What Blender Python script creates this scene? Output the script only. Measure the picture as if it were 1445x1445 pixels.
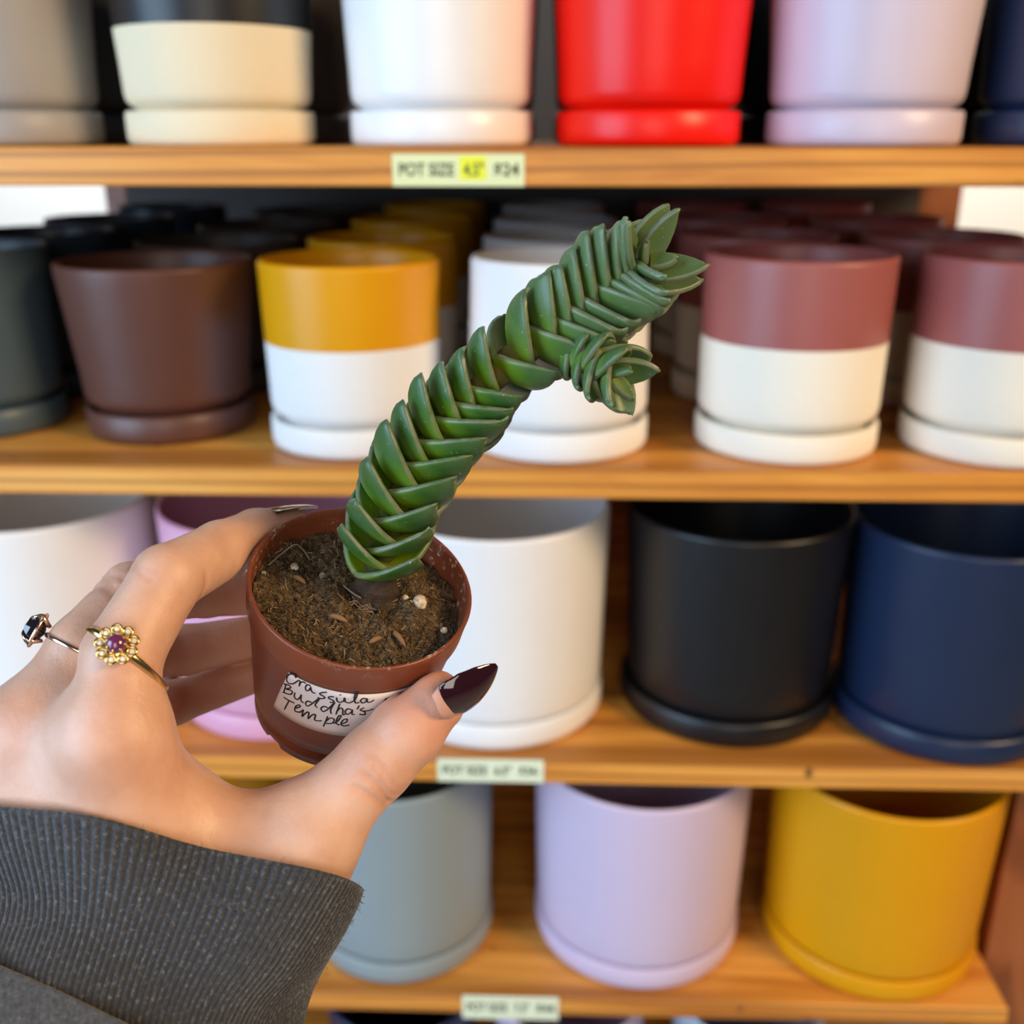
import bpy, math, random
import numpy as np
from mathutils import Vector, Matrix, noise
random.seed(7); rng = np.random.default_rng(7)
SC = bpy.context.scene; COL = SC.collection
for o in list(bpy.data.objects): bpy.data.objects.remove(o)

# ------------------------------------------------------------------ camera, world, lights, exposure
EYE = (0.0, 0.0, 1.45)
cam = bpy.data.cameras.new('camera'); cam.sensor_width = 36; cam.lens = 36.0
cam.clip_start = .02; cam.clip_end = 60
cam.dof.use_dof = True; cam.dof.focus_distance = .268; cam.dof.aperture_fstop = 10.5
camo = bpy.data.objects.new('camera', cam); COL.objects.link(camo)
camo.location = EYE; camo.rotation_euler = (math.radians(90 - 20.2), 0, .03)
SC.camera = camo
SC.view_settings.view_transform = 'Standard'; SC.view_settings.look = 'None'
SC.view_settings.exposure = 0.0; SC.view_settings.gamma = 1.0; SC.view_settings.use_curve_mapping = False
w = bpy.data.worlds.new('world'); SC.world = w; w.use_nodes = True
w.node_tree.nodes['Background'].inputs[0].default_value = (.62, .72, 1.0, 1)
w.node_tree.nodes['Background'].inputs[1].default_value = .07

def area(name, loc, target, sx, sy, power, col):
    l = bpy.data.lights.new(name, 'AREA'); l.shape = 'RECTANGLE'; l.size = sx; l.size_y = sy
    l.energy = power; l.color = col
    o = bpy.data.objects.new(name, l); COL.objects.link(o); o.location = loc
    o.rotation_euler = (Vector(target) - Vector(loc)).to_track_quat('-Z', 'Y').to_euler()
    return o
area('shop_window_daylight', (-1.75, -.75, 1.75), (0, .6, 1.15), 1.5, 1.9, 70, (.52, .74, 1.0))
area('front_fill', (.15, -2.2, 1.9), (0, .6, 1.1), 1.2, 1.8, 27, (1.0, .90, .78))  # added warm fill from behind the camera, no real door there
area('warm_ceiling_lamp', (1.5, -.35, 2.25), (.1, .7, 1.1), .55, .55, 34, (1.0, .70, .38))
area('rear_wall_fill', (0, 1.75, 2.3), (0, 2.3, 1.9), 2.4, .3, 55, (1.0, .95, .88))  # unseen light added to brighten the wall behind the unit

# ------------------------------------------------------------------ helpers
ORG = {}
def empty(name, loc, label, cat, group=None):
    o = bpy.data.objects.new(name, None); COL.objects.link(o); o.location = loc; o.empty_display_size = .02
    o['label'] = label; o['category'] = cat
    if group: o['group'] = group
    ORG[o.name] = np.array(loc, float); return o
def build(name, V, F, mats, parent=None, fm=None, smooth=True, org=None):
    V = np.asarray(V, float).reshape(-1, 3)
    o0 = ORG[parent.name] if parent is not None else (np.array(org, float) if org is not None else np.zeros(3))
    me = bpy.data.meshes.new(name)
    me.from_pydata((V - o0).tolist(), [], [tuple(int(i) for i in f) for f in F])
    for m in (mats if isinstance(mats, (list, tuple)) else [mats]): me.materials.append(m)
    if fm is not None: me.polygons.foreach_set('material_index', np.asarray(fm, np.int32))
    me.polygons.foreach_set('use_smooth', [smooth] * len(me.polygons))
    me.update()
    o = bpy.data.objects.new(name, me); COL.objects.link(o)
    if parent is not None:
        o.parent = parent
    else: o.location = o0
    ORG[o.name] = o0
    return o
def attr(o, name, vals):
    a = o.data.attributes.new(name, 'FLOAT', 'POINT'); a.data.foreach_set('value', np.asarray(vals, np.float32))
class MB:
    def __init__(s): s.V = []; s.F = []; s.n = 0
    def add(s, V, F):
        V = np.asarray(V, float); s.V.append(V); s.F += [tuple(i + s.n for i in f) for f in F]; s.n += len(V)
    def box(s, x0, x1, y0, y1, z0, z1, b=.0015):
        # bevelled box: three nested rectangles per axis joined as a chamfered hull
        V = []; 
        for z, i in ((z0, b), (z0 + b, 0), (z1 - b, 0), (z1, b)):
            V += [(x0 + i, y0 + i, z), (x1 - i, y0 + i, z), (x1 - i, y1 - i, z), (x0 + i, y1 - i, z)]
        F = [(3, 2, 1, 0), (12, 13, 14, 15)]
        for k in range(3):
            for j in range(4):
                F.append((k*4 + j, k*4 + (j+1) % 4, k*4 + 4 + (j+1) % 4, k*4 + 4 + j))
        s.add(V, F)
    def tube(s, pts, rad, n=6, cap=True):
        V, F = tube(pts, rad, n, cap); s.add(V, F)
    def out(s): return np.concatenate(s.V), s.F
def frames(pts):
    p = np.asarray(pts, float); t = np.gradient(p, axis=0); t /= np.linalg.norm(t, axis=1)[:, None] + 1e-12
    a = np.array([0, 0, 1.]) if abs(t[0][2]) < .9 else np.array([1., 0, 0])
    n = np.cross(t[0], a); n /= np.linalg.norm(n); N = []
    for k in range(len(p)):
        n = n - t[k] * (n @ t[k]); n /= np.linalg.norm(n) + 1e-12; N.append(n.copy())
    N = np.array(N); return t, N, np.cross(t, N)
def tube(pts, rad, n=6, cap=True):
    p = np.asarray(pts, float); t, N, B = frames(p); r = np.broadcast_to(rad, (len(p),))
    an = np.linspace(0, 2*np.pi, n, endpoint=False)
    V = (p[:, None] + r[:, None, None] * (N[:, None]*np.cos(an)[None, :, None] + B[:, None]*np.sin(an)[None, :, None])).reshape(-1, 3)
    F = [(k*n + j, k*n + (j+1) % n, (k+1)*n + (j+1) % n, (k+1)*n + j) for k in range(len(p)-1) for j in range(n)]
    if cap: F += [tuple(range(n-1, -1, -1)), tuple((len(p)-1)*n + j for j in range(n))]
    return V, F
def lathe(prof, n=64, c=(0, 0, 0)):
    V = []; F = []
    for r, z in prof:
        for j in range(n):
            a = 2*math.pi*j/n; V.append((c[0] + r*math.cos(a), c[1] + r*math.sin(a), c[2] + z))
    for k in range(len(prof)-1):
        for j in range(n): F.append((k*n + j, k*n + (j+1) % n, (k+1)*n + (j+1) % n, (k+1)*n + j))
    F.append(tuple(range(n-1, -1, -1))); F.append(tuple((len(prof)-1)*n + j for j in range(n)))
    return V, F
def spline(pts, n):
    p = np.asarray(pts, float); m = len(p)
    q = np.concatenate([[2*p[0]-p[1]], p, [2*p[-1]-p[-2]]]); out = []
    for t in np.linspace(0, m-1-1e-9, n):
        i = int(t); f = t - i; a, b, c, d = q[i], q[i+1], q[i+2], q[i+3]
        out.append(.5*((2*b) + (c-a)*f + (2*a-5*b+4*c-d)*f*f + (3*b-a-3*c+d)*f**3))
    return np.array(out)
def ell(c, R, ax, n=10, m=16):
    # ellipsoid with axis matrix ax (rows) and radii R
    V = []; F = []
    for i in range(n+1):
        th = math.pi*i/n
        for j in range(m):
            ph = 2*math.pi*j/m
            V.append(np.array(c) + ax[0]*R[0]*math.sin(th)*math.cos(ph) + ax[1]*R[1]*math.sin(th)*math.sin(ph) + ax[2]*R[2]*math.cos(th))
    for i in range(n):
        for j in range(m): F.append((i*m+j, (i+1)*m+j, (i+1)*m+(j+1) % m, i*m+(j+1) % m))
    return V, F
def unit(v): v = np.asarray(v, float); return v/np.linalg.norm(v)

# ------------------------------------------------------------------ materials
class M:
    def __init__(s, name, col=(.5, .5, .5), rough=.5, **kw):
        s.m = bpy.data.materials.new(name); s.m.use_nodes = True; s.nt = s.m.node_tree
        s.b = s.nt.nodes['Principled BSDF']; s.set(col, rough, **kw)
    def set(s, col, rough, **kw):
        s.b.inputs['Base Color'].default_value = (*col, 1); s.b.inputs['Roughness'].default_value = rough
        for k, v in kw.items(): s.b.inputs[k.replace('_', ' ')].default_value = v
    def n(s, t, **kw):
        x = s.nt.nodes.new(t)
        for k, v in kw.items():
            if hasattr(x, k): setattr(x, k, v)
            else: x.inputs[k.replace('_', ' ')].default_value = v
        return x
    def l(s, a, b): s.nt.links.new(a, b)
    def mapped(s, scale, rot=(0, 0, 0)):
        tc = s.n('ShaderNodeTexCoord'); mp = s.n('ShaderNodeMapping'); mp.inputs['Scale'].default_value = scale
        mp.inputs['Rotation'].default_value = rot
        s.l(tc.outputs['Object'], mp.inputs['Vector']); return mp.outputs[0]
    def noise(s, vec, scale, detail=4, rough=.55, dist=0):
        x = s.n('ShaderNodeTexNoise'); x.inputs['Scale'].default_value = scale; x.inputs['Detail'].default_value = detail
        x.inputs['Roughness'].default_value = rough; x.inputs['Distortion'].default_value = dist
        if vec is not None: s.l(vec, x.inputs['Vector'])
        return x.outputs['Fac']
    def ramp(s, fac, stops):
        r = s.n('ShaderNodeValToRGB'); e = r.color_ramp.elements
        while len(e) < len(stops): e.new(.5)
        for el, (p, c) in zip(e, stops): el.position = p; el.color = (*c, 1)
        s.l(fac, r.inputs[0]); return r.outputs[0]
    def mix(s, fac, a, b, mode='MIX'):
        x = s.n('ShaderNodeMix'); x.data_type = 'RGBA'; x.blend_type = mode
        for sock, v in ((x.inputs[0], fac), (x.inputs[6], a), (x.inputs[7], b)):
            if isinstance(v, (int, float)): sock.default_value = v
            elif isinstance(v, tuple): sock.default_value = (*v, 1)
            else: s.l(v, sock)
        return x.outputs[2]
    def attr(s, name): 
        x = s.n('ShaderNodeAttribute'); x.attribute_name = name; return x.outputs['Fac']
    def bump(s, h, strength=.2, dist=.001, prev=None):
        x = s.n('ShaderNodeBump'); x.inputs['Strength'].default_value = strength; x.inputs['Distance'].default_value = dist
        s.l(h, x.inputs['Height'])
        if prev is not None: s.l(prev, x.inputs['Normal'])
        s.l(x.outputs[0], s.b.inputs['Normal']); return x.outputs[0]
    def color(s, sock): s.l(sock, s.b.inputs['Base Color'])

def wood(name, c1, c2, c3, scale=(1.6, 26, 26), seed=0):
    m = M(name, c2, .42)
    v = m.mapped(scale); k = m.n('ShaderNodeMapping'); k.inputs['Location'].default_value = (seed, seed*1.7, seed*.6); m.l(v, k.inputs[0]); v = k.outputs[0]
    g = m.noise(v, 1.0, 6, .6, 1.4)
    w_ = m.n('ShaderNodeTexWave'); w_.bands_direction = 'Z'; w_.inputs['Scale'].default_value = 1.1; w_.inputs['Distortion'].default_value = 9; w_.inputs['Detail'].default_value = 3
    w_.inputs['Detail Scale'].default_value = .45
    m.l(v, w_.inputs['Vector'])
    base = m.ramp(g, [(.3, c1), (.52, c2), (.72, c3)])
    c = m.mix(m.ramp(w_.outputs['Fac'], [(.04, (.65,)*3), (.42, (0, 0, 0))]), base, tuple(x*.62 for x in c1))
    tc = m.n('ShaderNodeTexCoord'); vo = m.n('ShaderNodeTexVoronoi'); mp = m.n('ShaderNodeMapping'); mp.inputs['Scale'].default_value = (4.2, 6, 3.1)
    mp.inputs['Location'].default_value = (.37 + seed, .2, .1)
    m.l(tc.outputs['Object'], mp.inputs[0]); m.l(mp.outputs[0], vo.inputs['Vector'])
    kn = m.ramp(vo.outputs['Distance'], [(.02, (1, 1, 1)), (.06, (.55,)*3), (.085, (0, 0, 0))])
    c = m.mix(kn, c, (.10, .035, .012)); m.color(c)
    m.bump(g, .15, .0006); return m.m
WOOD = wood('honey_pine', (.46, .150, .018), (.70, .295, .046), (.80, .41, .088))
WOOD2 = wood('redder_pine', (.26, .075, .02), (.36, .115, .034), (.42, .15, .05), scale=(26, 26, 1.8), seed=3.1)

def glaze(name, col, rough=.38, spec=.5):
    m = M(name, col, rough); v = m.mapped((1, 1, 1))
    c = m.mix(m.ramp(m.noise(v, 40, 3), [(.35, (.0,)*3), (.7, (.16,)*3)]), col, tuple(min(1, x*1.12 + .004) for x in col)); m.color(c)
    m.b.inputs['Specular IOR Level'].default_value = spec
    m.bump(m.noise(v, 900, 2), .06, .0004); return m.m
def bisque(name, col):
    m = M(name, col, .78); v = m.mapped((1, 1, 1))
    c = m.mix(m.ramp(m.noise(v, 320, 5), [(.4, (0,)*3), (.75, (.3,)*3)]), col, tuple(x*.9 for x in col)); m.color(c)
    m.bump(m.noise(v, 700, 3), .12, .0006); return m.m
G = dict(
 white=glaze('white_glaze', (.80, .79, .78), .34), cream=bisque('cream_bisque', (.77, .65, .44)), bisque=bisque('white_bisque', (.80, .785, .76)), ivory=bisque('ivory_bisque', (.80, .74, .62)),
 red=glaze('red_glaze', (.80, .006, .001), .36, .35), lilac=glaze('lilac_glaze', (.56, .47, .55), .40), palelilac=glaze('pale_lilac_glaze', (.59, .48, .63), .42),
 navy=glaze('navy_glaze', (.010, .021, .058), .36), black=glaze('black_glaze', (.0045, .0045, .0055), .38), slate=glaze('slate_glaze', (.055, .088, .112), .4),
 brown=glaze('brown_glaze', (.095, .034, .022), .42), mustard=glaze('mustard_glaze', (.68, .30, .001), .36, .35), plum=glaze('plum_glaze', (.31, .088, .078), .40),
 grey=glaze('warm_grey_glaze', (.33, .31, .30), .45), taupe=glaze('taupe_glaze', (.045, .034, .030), .45), charcoal=glaze('charcoal_glaze', (.025, .026, .028), .42),
 pink=glaze('pink_glaze', (.70, .36, .52), .36), bluegrey=glaze('blue_grey_glaze', (.25, .30, .31), .42), paleblue=glaze('pale_blue_glaze', (.40, .5, .62), .4),
 darkslate=glaze('dark_slate_glaze', (.014, .030, .052), .34), palegrey=glaze('pale_grey_glaze', (.50, .49, .48), .5))

# ------------------------------------------------------------------ baked coordinates (metres, world)
POT_O=[-0.0476, 0.24932, 1.33768]
POT_U=[0.24906, -0.31993, 0.91412]
POT_E1=[0.96808, 0.10976, -0.22535]
POT_E2=[-0.02824, 0.94106, 0.33706]
INK=[[[-2.006, 0.01142], [-2.0244, 0.01066], [-2.0645, 0.01116], [-2.0949, 0.01288], [-2.1026, 0.01475], [-2.0829, 0.01555], [-2.041, 0.015], [-2.0028, 0.01327], [-1.9802, 0.01193]], [[-1.9802, 0.01193], [-1.9644, 0.01201], [-1.968, 0.01418]], [[-1.9687, 0.01381], [-1.9538, 0.01231], [-1.9282, 0.01152], [-1.9061, 0.01174]], [[-1.8583, 0.01183], [-1.8876, 0.01191], [-1.9057, 0.01334], [-1.8985, 0.01458], [-1.8733, 0.01428], [-1.8569, 0.01239], [-1.8508, 0.01351], [-1.8326, 0.01441], [-1.8079, 0.01428]], [[-1.707, 0.01223], [-1.7474, 0.01301], [-1.7675, 0.01401], [-1.7326, 0.01444], [-1.7173, 0.01508], [-1.7484, 0.01584], [-1.7826, 0.01581]], [[-1.6392, 0.01351], [-1.6742, 0.01392], [-1.6832, 0.01474], [-1.6446, 0.01519], [-1.6316, 0.01597], [-1.6649, 0.01645]], [[-1.5934, 0.01204], [-1.584, 0.01221]], [[-1.6161, 0.01363], [-1.603, 0.01518], [-1.5757, 0.01555], [-1.5497, 0.01473], [-1.545, 0.01317], [-1.531, 0.01496], [-1.494, 0.01532]], [[-1.494, 0.01532], [-1.4509, 0.01355], [-1.4444, 0.01048], [-1.4602, 0.01018], [-1.4611, 0.01307], [-1.4383, 0.01505], [-1.4085, 0.01474]], [[-1.3511, 0.01308], [-1.3822, 0.01276], [-1.4, 0.01395], [-1.3796, 0.01497], [-1.3529, 0.01446], [-1.3457, 0.01298], [-1.3366, 0.01454], [-1.3066, 0.01471], [-1.2795, 0.01377]], [[-1.1821, 0.01575], [-1.1637, 0.01357]], [[-1.1519, 0.01627], [-1.1331, 0.0136]], [[-1.1851, 0.01505], [-1.1338, 0.01488]], [[-1.1259, 0.01506], [-1.1098, 0.01332]], [[-2.1089, 0.01699], [-2.1308, 0.0211]], [[-2.132, 0.0173], [-2.073, 0.01642], [-2.0548, 0.01709], [-2.1041, 0.01892], [-2.0399, 0.01806], [-2.0493, 0.01993], [-2.14, 0.02134]], [[-2.006, 0.0181], [-2.0086, 0.02006], [-1.9775, 0.02065], [-1.9512, 0.01912], [-1.9395, 0.01761], [-1.9373, 0.02023], [-1.9076, 0.02069]], [[-1.8307, 0.01902], [-1.8667, 0.01907], [-1.8885, 0.02061], [-1.8685, 0.0214], [-1.8345, 0.02001], [-1.7638, 0.01587], [-1.7946, 0.01957], [-1.7708, 0.02038]], [[-1.6753, 0.01915], [-1.7121, 0.019], [-1.7364, 0.02048], [-1.709, 0.02141], [-1.6726, 0.0199], [-1.6231, 0.01609], [-1.6459, 0.01959], [-1.6351, 0.02158]], [[-1.576, 0.01617], [-1.5892, 0.0214]], [[-1.5838, 0.01977], [-1.5587, 0.01811], [-1.537, 0.01889], [-1.5272, 0.02105], [-1.5048, 0.02081]], [[-1.4589, 0.0184], [-1.4954, 0.01813], [-1.5116, 0.01979], [-1.4848, 0.02072], [-1.4576, 0.01966], [-1.4495, 0.01847], [-1.4427, 0.02057], [-1.4169, 0.02062]], [[-1.4001, 0.01628], [-1.408, 0.01796]], [[-1.3487, 0.01723], [-1.3785, 0.01836], [-1.334, 0.01936], [-1.3217, 0.02071], [-1.3767, 0.02048]], [[-1.3469, 0.01891], [-1.2965, 0.01877], [-1.2579, 0.01803]], [[-2.1285, 0.02328], [-2.0662, 0.0232], [-2.0011, 0.02292]], [[-2.0637, 0.02314], [-2.113, 0.02857]], [[-1.9909, 0.02515], [-1.9423, 0.02336], [-1.9487, 0.02257], [-1.9866, 0.02412], [-1.9912, 0.02629], [-1.9372, 0.02574], [-1.9036, 0.0239]], [[-1.9036, 0.0239], [-1.9098, 0.02727], [-1.8745, 0.02489], [-1.8457, 0.02409], [-1.8456, 0.0271], [-1.8122, 0.02482], [-1.7791, 0.02401], [-1.779, 0.02656], [-1.7436, 0.0265], [-1.7093, 0.02592]], [[-1.6603, 0.02318], [-1.684, 0.02841]], [[-1.6668, 0.02571], [-1.6321, 0.02367], [-1.5955, 0.02412], [-1.6067, 0.026], [-1.6631, 0.02669]], [[-1.5878, 0.02594], [-1.5557, 0.02434], [-1.539, 0.02181], [-1.5629, 0.02225], [-1.5719, 0.02543], [-1.5355, 0.02648]], [[-1.5255, 0.02587], [-1.4772, 0.02455], [-1.4782, 0.02309], [-1.5112, 0.02379], [-1.523, 0.02575], [-1.4925, 0.02657], [-1.4406, 0.02595]]]
STICKER=[[-2.0855, 0.01065], [-2.2719, 0.03102], [-0.8451, 0.01059], [-1.4638, 0.03017]]
INDEX=[[-0.10085, 0.20698, 1.31677, 0.0104], [-0.10024, 0.21606, 1.3327, 0.0093], [-0.09282, 0.23088, 1.3463, 0.0086], [-0.08541, 0.25113, 1.34569, 0.0079], [-0.08014, 0.2667, 1.34411, 0.0073], [-0.07474, 0.27882, 1.34186, 0.0064]]
MIDDLE=[[-0.12474, 0.21577, 1.31074, 0.011], [-0.11532, 0.22869, 1.32772, 0.009], [-0.10758, 0.24282, 1.33652, 0.0082], [-0.09796, 0.27067, 1.32449, 0.0074], [-0.08733, 0.28717, 1.31634, 0.0066]]
RING=[[-0.14745, 0.22601, 1.29408, 0.011], [-0.1204, 0.25641, 1.31077, 0.0082], [-0.10635, 0.27167, 1.30474, 0.0074], [-0.08896, 0.28615, 1.30211, 0.0068]]
LITTLE=[[-0.16916, 0.23831, 1.27714, 0.01], [-0.1309, 0.26294, 1.29169, 0.007], [-0.11123, 0.2695, 1.28766, 0.0066], [-0.09164, 0.28212, 1.28994, 0.0058]]
THUMB=[[-0.07471, 0.20758, 1.26126, 0.014], [-0.05652, 0.21552, 1.28569, 0.0113], [-0.0416, 0.22254, 1.29921, 0.0096], [-0.03366, 0.22659, 1.30666, 0.0091], [-0.0271, 0.23018, 1.31298, 0.0082]]
PALM=[[[-0.10001, 0.207, 1.31677, 0.0102], [-0.09901, 0.20693, 1.27015, 0.012], [-0.09906, 0.17801, 1.23214, 0.02]], [[-0.12474, 0.21577, 1.31074, 0.0105], [-0.11371, 0.20766, 1.26467, 0.0125], [-0.1067, 0.17926, 1.23036, 0.02]], [[-0.14745, 0.22601, 1.29408, 0.0105], [-0.13217, 0.21612, 1.2544, 0.012], [-0.11492, 0.18123, 1.22769, 0.02]], [[-0.16916, 0.23831, 1.27714, 0.0095], [-0.1478, 0.22392, 1.24212, 0.012], [-0.12299, 0.18542, 1.22236, 0.02]], [[-0.10163, 0.20952, 1.31217, 0.008], [-0.12717, 0.21908, 1.30548, 0.008], [-0.14961, 0.22837, 1.2891, 0.0085]], [[-0.10002, 0.20785, 1.29302, 0.0095], [-0.11802, 0.21317, 1.28866, 0.0105], [-0.13792, 0.21984, 1.27654, 0.0105]], [[-0.10004, 0.21179, 1.28923, 0.0075], [-0.06033, 0.21469, 1.27795, 0.0095]], [[-0.07471, 0.20758, 1.26126, 0.0135], [-0.09687, 0.21692, 1.27976, 0.013]], [[-0.07471, 0.20758, 1.26126, 0.0135], [-0.08924, 0.19933, 1.24582, 0.017], [-0.09589, 0.1818, 1.22769, 0.021]], [[-0.12967, 0.22483, 1.29523, 0.012], [-0.10682, 0.21788, 1.26289, 0.015]]]
MISC={"web1": [-0.07934, 0.2068, 1.29426], "gem_i": [-0.09632, 0.20621, 1.34185], "ring_i": [-0.10079, 0.21654, 1.33262], "gem_m": [-0.12574, 0.22632, 1.3308], "ring_m": [-0.11952, 0.23099, 1.32705], "nail_t": [-0.02277, 0.22139, 1.31625], "nail_t2": [-0.0107, 0.22863, 1.3248], "nail_i": [-0.07927, 0.2698, 1.34958], "nail_i2": [-0.06804, 0.29044, 1.34393]}
CAMF=[-0.02815, 0.93807, -0.3453]
CAMR=[0.99955, 0.03, 0.0]
CAMU=[-0.01036, 0.34514, 0.93849]
STEM=[[-0.04758, 0.25806, 1.32378], [-0.04443, 0.25445, 1.3369], [-0.03971, 0.25338, 1.35387], [-0.03199, 0.25595, 1.36891], [-0.02118, 0.25915, 1.38252], [-0.00926, 0.26267, 1.394], [0.0035, 0.26542, 1.40333], [0.01425, 0.26562, 1.41169], [0.0213, 0.26351, 1.41696], [0.02565, 0.25873, 1.42101]]
PUP=[[0.00354, 0.26284, 1.39922], [0.01071, 0.25808, 1.39729], [0.01771, 0.25083, 1.39438]]
CUFF=[[-0.10376, 0.23719, 1.29194], [-0.10445, 0.21968, 1.27339], [-0.1061, 0.20744, 1.26054], [-0.10841, 0.19565, 1.24896], [-0.11317, 0.1693, 1.22411]]
CUT=[[-0.12964, 0.20278, 1.29613], [-0.08865, 0.19471, 1.29695], [-0.04997, 0.21146, 1.26977]]
CUT2=[[-0.12141, 0.17849, 1.27293], [-0.08707, 0.16776, 1.26847], [-0.05552, 0.17505, 1.23502]]
TAGS=[[-0.09038, -0.01181, 1.42139, 1.4397], [-0.07402, 0.00405, 1.00233, 1.02153], [-0.05958, 0.01857, 0.77472, 0.79835]]
A_ = {k: np.array(v) for k, v in dict(F=CAMF, R=CAMR, U=CAMU).items()}

# ------------------------------------------------------------------ setting
wm = M('white_plaster', (.80, .78, .74), .85); wm.bump(wm.noise(wm.mapped((1, 1, 1)), 60, 4), .1, .002)
fmt = M('grey_concrete', (.30, .28, .26), .7); fmt.color(fmt.ramp(fmt.noise(fmt.mapped((1, 1, 1)), 5, 6), [(.3, (.24, .22, .2)), (.7, (.36, .34, .31))]))
b = MB(); b.box(-3, 3, 2.3, 2.4, 0, 2.7); V, F = b.out(); o = build('wall_back', V, F, wm.m, smooth=False); o['kind'] = 'structure'
b = MB(); b.box(-3, 3, -3, 2.4, -.1, 0); V, F = b.out(); o = build('floor', V, F, fmt.m, smooth=False); o['kind'] = 'structure'

# ------------------------------------------------------------------ shelving unit
YF, YB, XL, XR = .64, 1.42, -.66, .3767
ZT = dict(A=1.4435, B=1.2445, C=1.019, D=.797, E=.56); TH = dict(A=.0222, B=.0205, C=.0178, D=.0178, E=.018)
unit_ = empty('shelving_unit', (-.1, 1.0, 0), 'honey pine shelving unit with deep boards holding rows of ceramic planters', 'shelf')
for k in 'ABCDE':
    b = MB(); b.box(XL, XR + (.17 if k in 'AB' else .083 if k == 'C' else 0.0), YF, YB, ZT[k]-TH[k], ZT[k], .0012); V, F = b.out()
    build('shelf_board', V, F, WOOD, unit_, smooth=False)
for x0, x1, y0, y1, z1 in ((-.59, -.563, 1.422, 1.46, 1.75), (.495, .548, 1.422, 1.47, 1.75), (XR + .006, XR + .052, .70, .745, ZT['C']-TH['C']-.0001), (.462, .505, .70, .745, 1.75), (XL - .05, XL - .002, .70, .745, 1.75)):
    b = MB(); b.box(x0, x1, y0, y1, 0, z1, .002); V, F = b.out(); build('post', V, F, WOOD2, unit_, smooth=False)
pan = M('shade_backing', (.055, .052, .05), .7)  # near-black tone paints in the shade behind the rows
pan2 = M('dark_green_backdrop', (.018, .022, .016), .6)
b = MB(); b.box(-.5625, .4945, 1.422, 1.432, .3, 1.75); V, F = b.out(); build('shade_panel', V, F, pan.m, unit_, smooth=False)  # added dark sheet between the rear posts, stands in for shade
b = MB(); b.box(-.80, .95, 1.475, 1.49, 0, 1.12); V, F = b.out(); o = build('dark_backdrop_1', V, F, pan2.m, smooth=False); o['kind'] = 'structure'  # added dark green sheet so the gap by the post looks dark
tagm = M('pale_yellow_card', (.72, .76, .42), .7); hlm = M('yellow_highlighter', (.78, .80, .03), .7); inkm = M('dark_green_ink', (.03, .06, .03), .6)
tag2 = M('pale_green_card', (.74, .80, .58), .7)
TEXTS = [('POT SIZE', '4.5"', '$24'), ('POT SIZE', '6.5"', '$34-'), ('POT SIZE', '7.5"', '$44')]
def text(name, s, x0, x1, zb, h, parent, mat, y):
    c = bpy.data.curves.new(name, 'FONT'); c.body = s; c.size = h*1.38; c.extrude = .00005; c.offset = .00018; c.materials.append(mat)
    o = bpy.data.objects.new(name, c); COL.objects.link(o); bpy.context.view_layer.update()
    wd = o.dimensions.x or 1
    dg = bpy.context.evaluated_depsgraph_get(); me = bpy.data.meshes.new_from_object(o.evaluated_get(dg)); bpy.data.objects.remove(o)
    P_ = np.array([v.co[:] for v in me.vertices]); sx = (x1-x0)/(P_[:, 0].max()-P_[:, 0].min())
    W = np.stack([x0 + (P_[:, 0]-P_[:, 0].min())*sx, y - P_[:, 2], zb + P_[:, 1]], 1)
    return build(name, W, [tuple(p.vertices) for p in me.polygons], mat, parent, smooth=False)
for (x0, x1, z0, z1), tx, tm in zip(TAGS, TEXTS, (tagm, tag2, tag2)):
    b = MB(); b.box(x0, x1, YF-.0007, YF, z0, z1, .0001); V, F = b.out(); t = build('price_label', V, F, tm.m, unit_, smooth=False)
    wd = x1-x0; h = z1-z0
    if tm is tagm:
        b = MB(); b.box(x0+.51*wd, x0+.71*wd, YF-.0009, YF-.0006, z0+.2*h, z0+.93*h, .00005); V, F = b.out(); build('highlighter_mark', V, F, hlm.m, t, smooth=False)
    for s, a0, a1 in zip(tx, (.05, .54, .77), (.47, .69, .96)): text('lettering', s, x0+a0*wd, x0+a1*wd, z0+.33*h, .40*h, t, inkm.m, YF-.00096)

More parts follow.
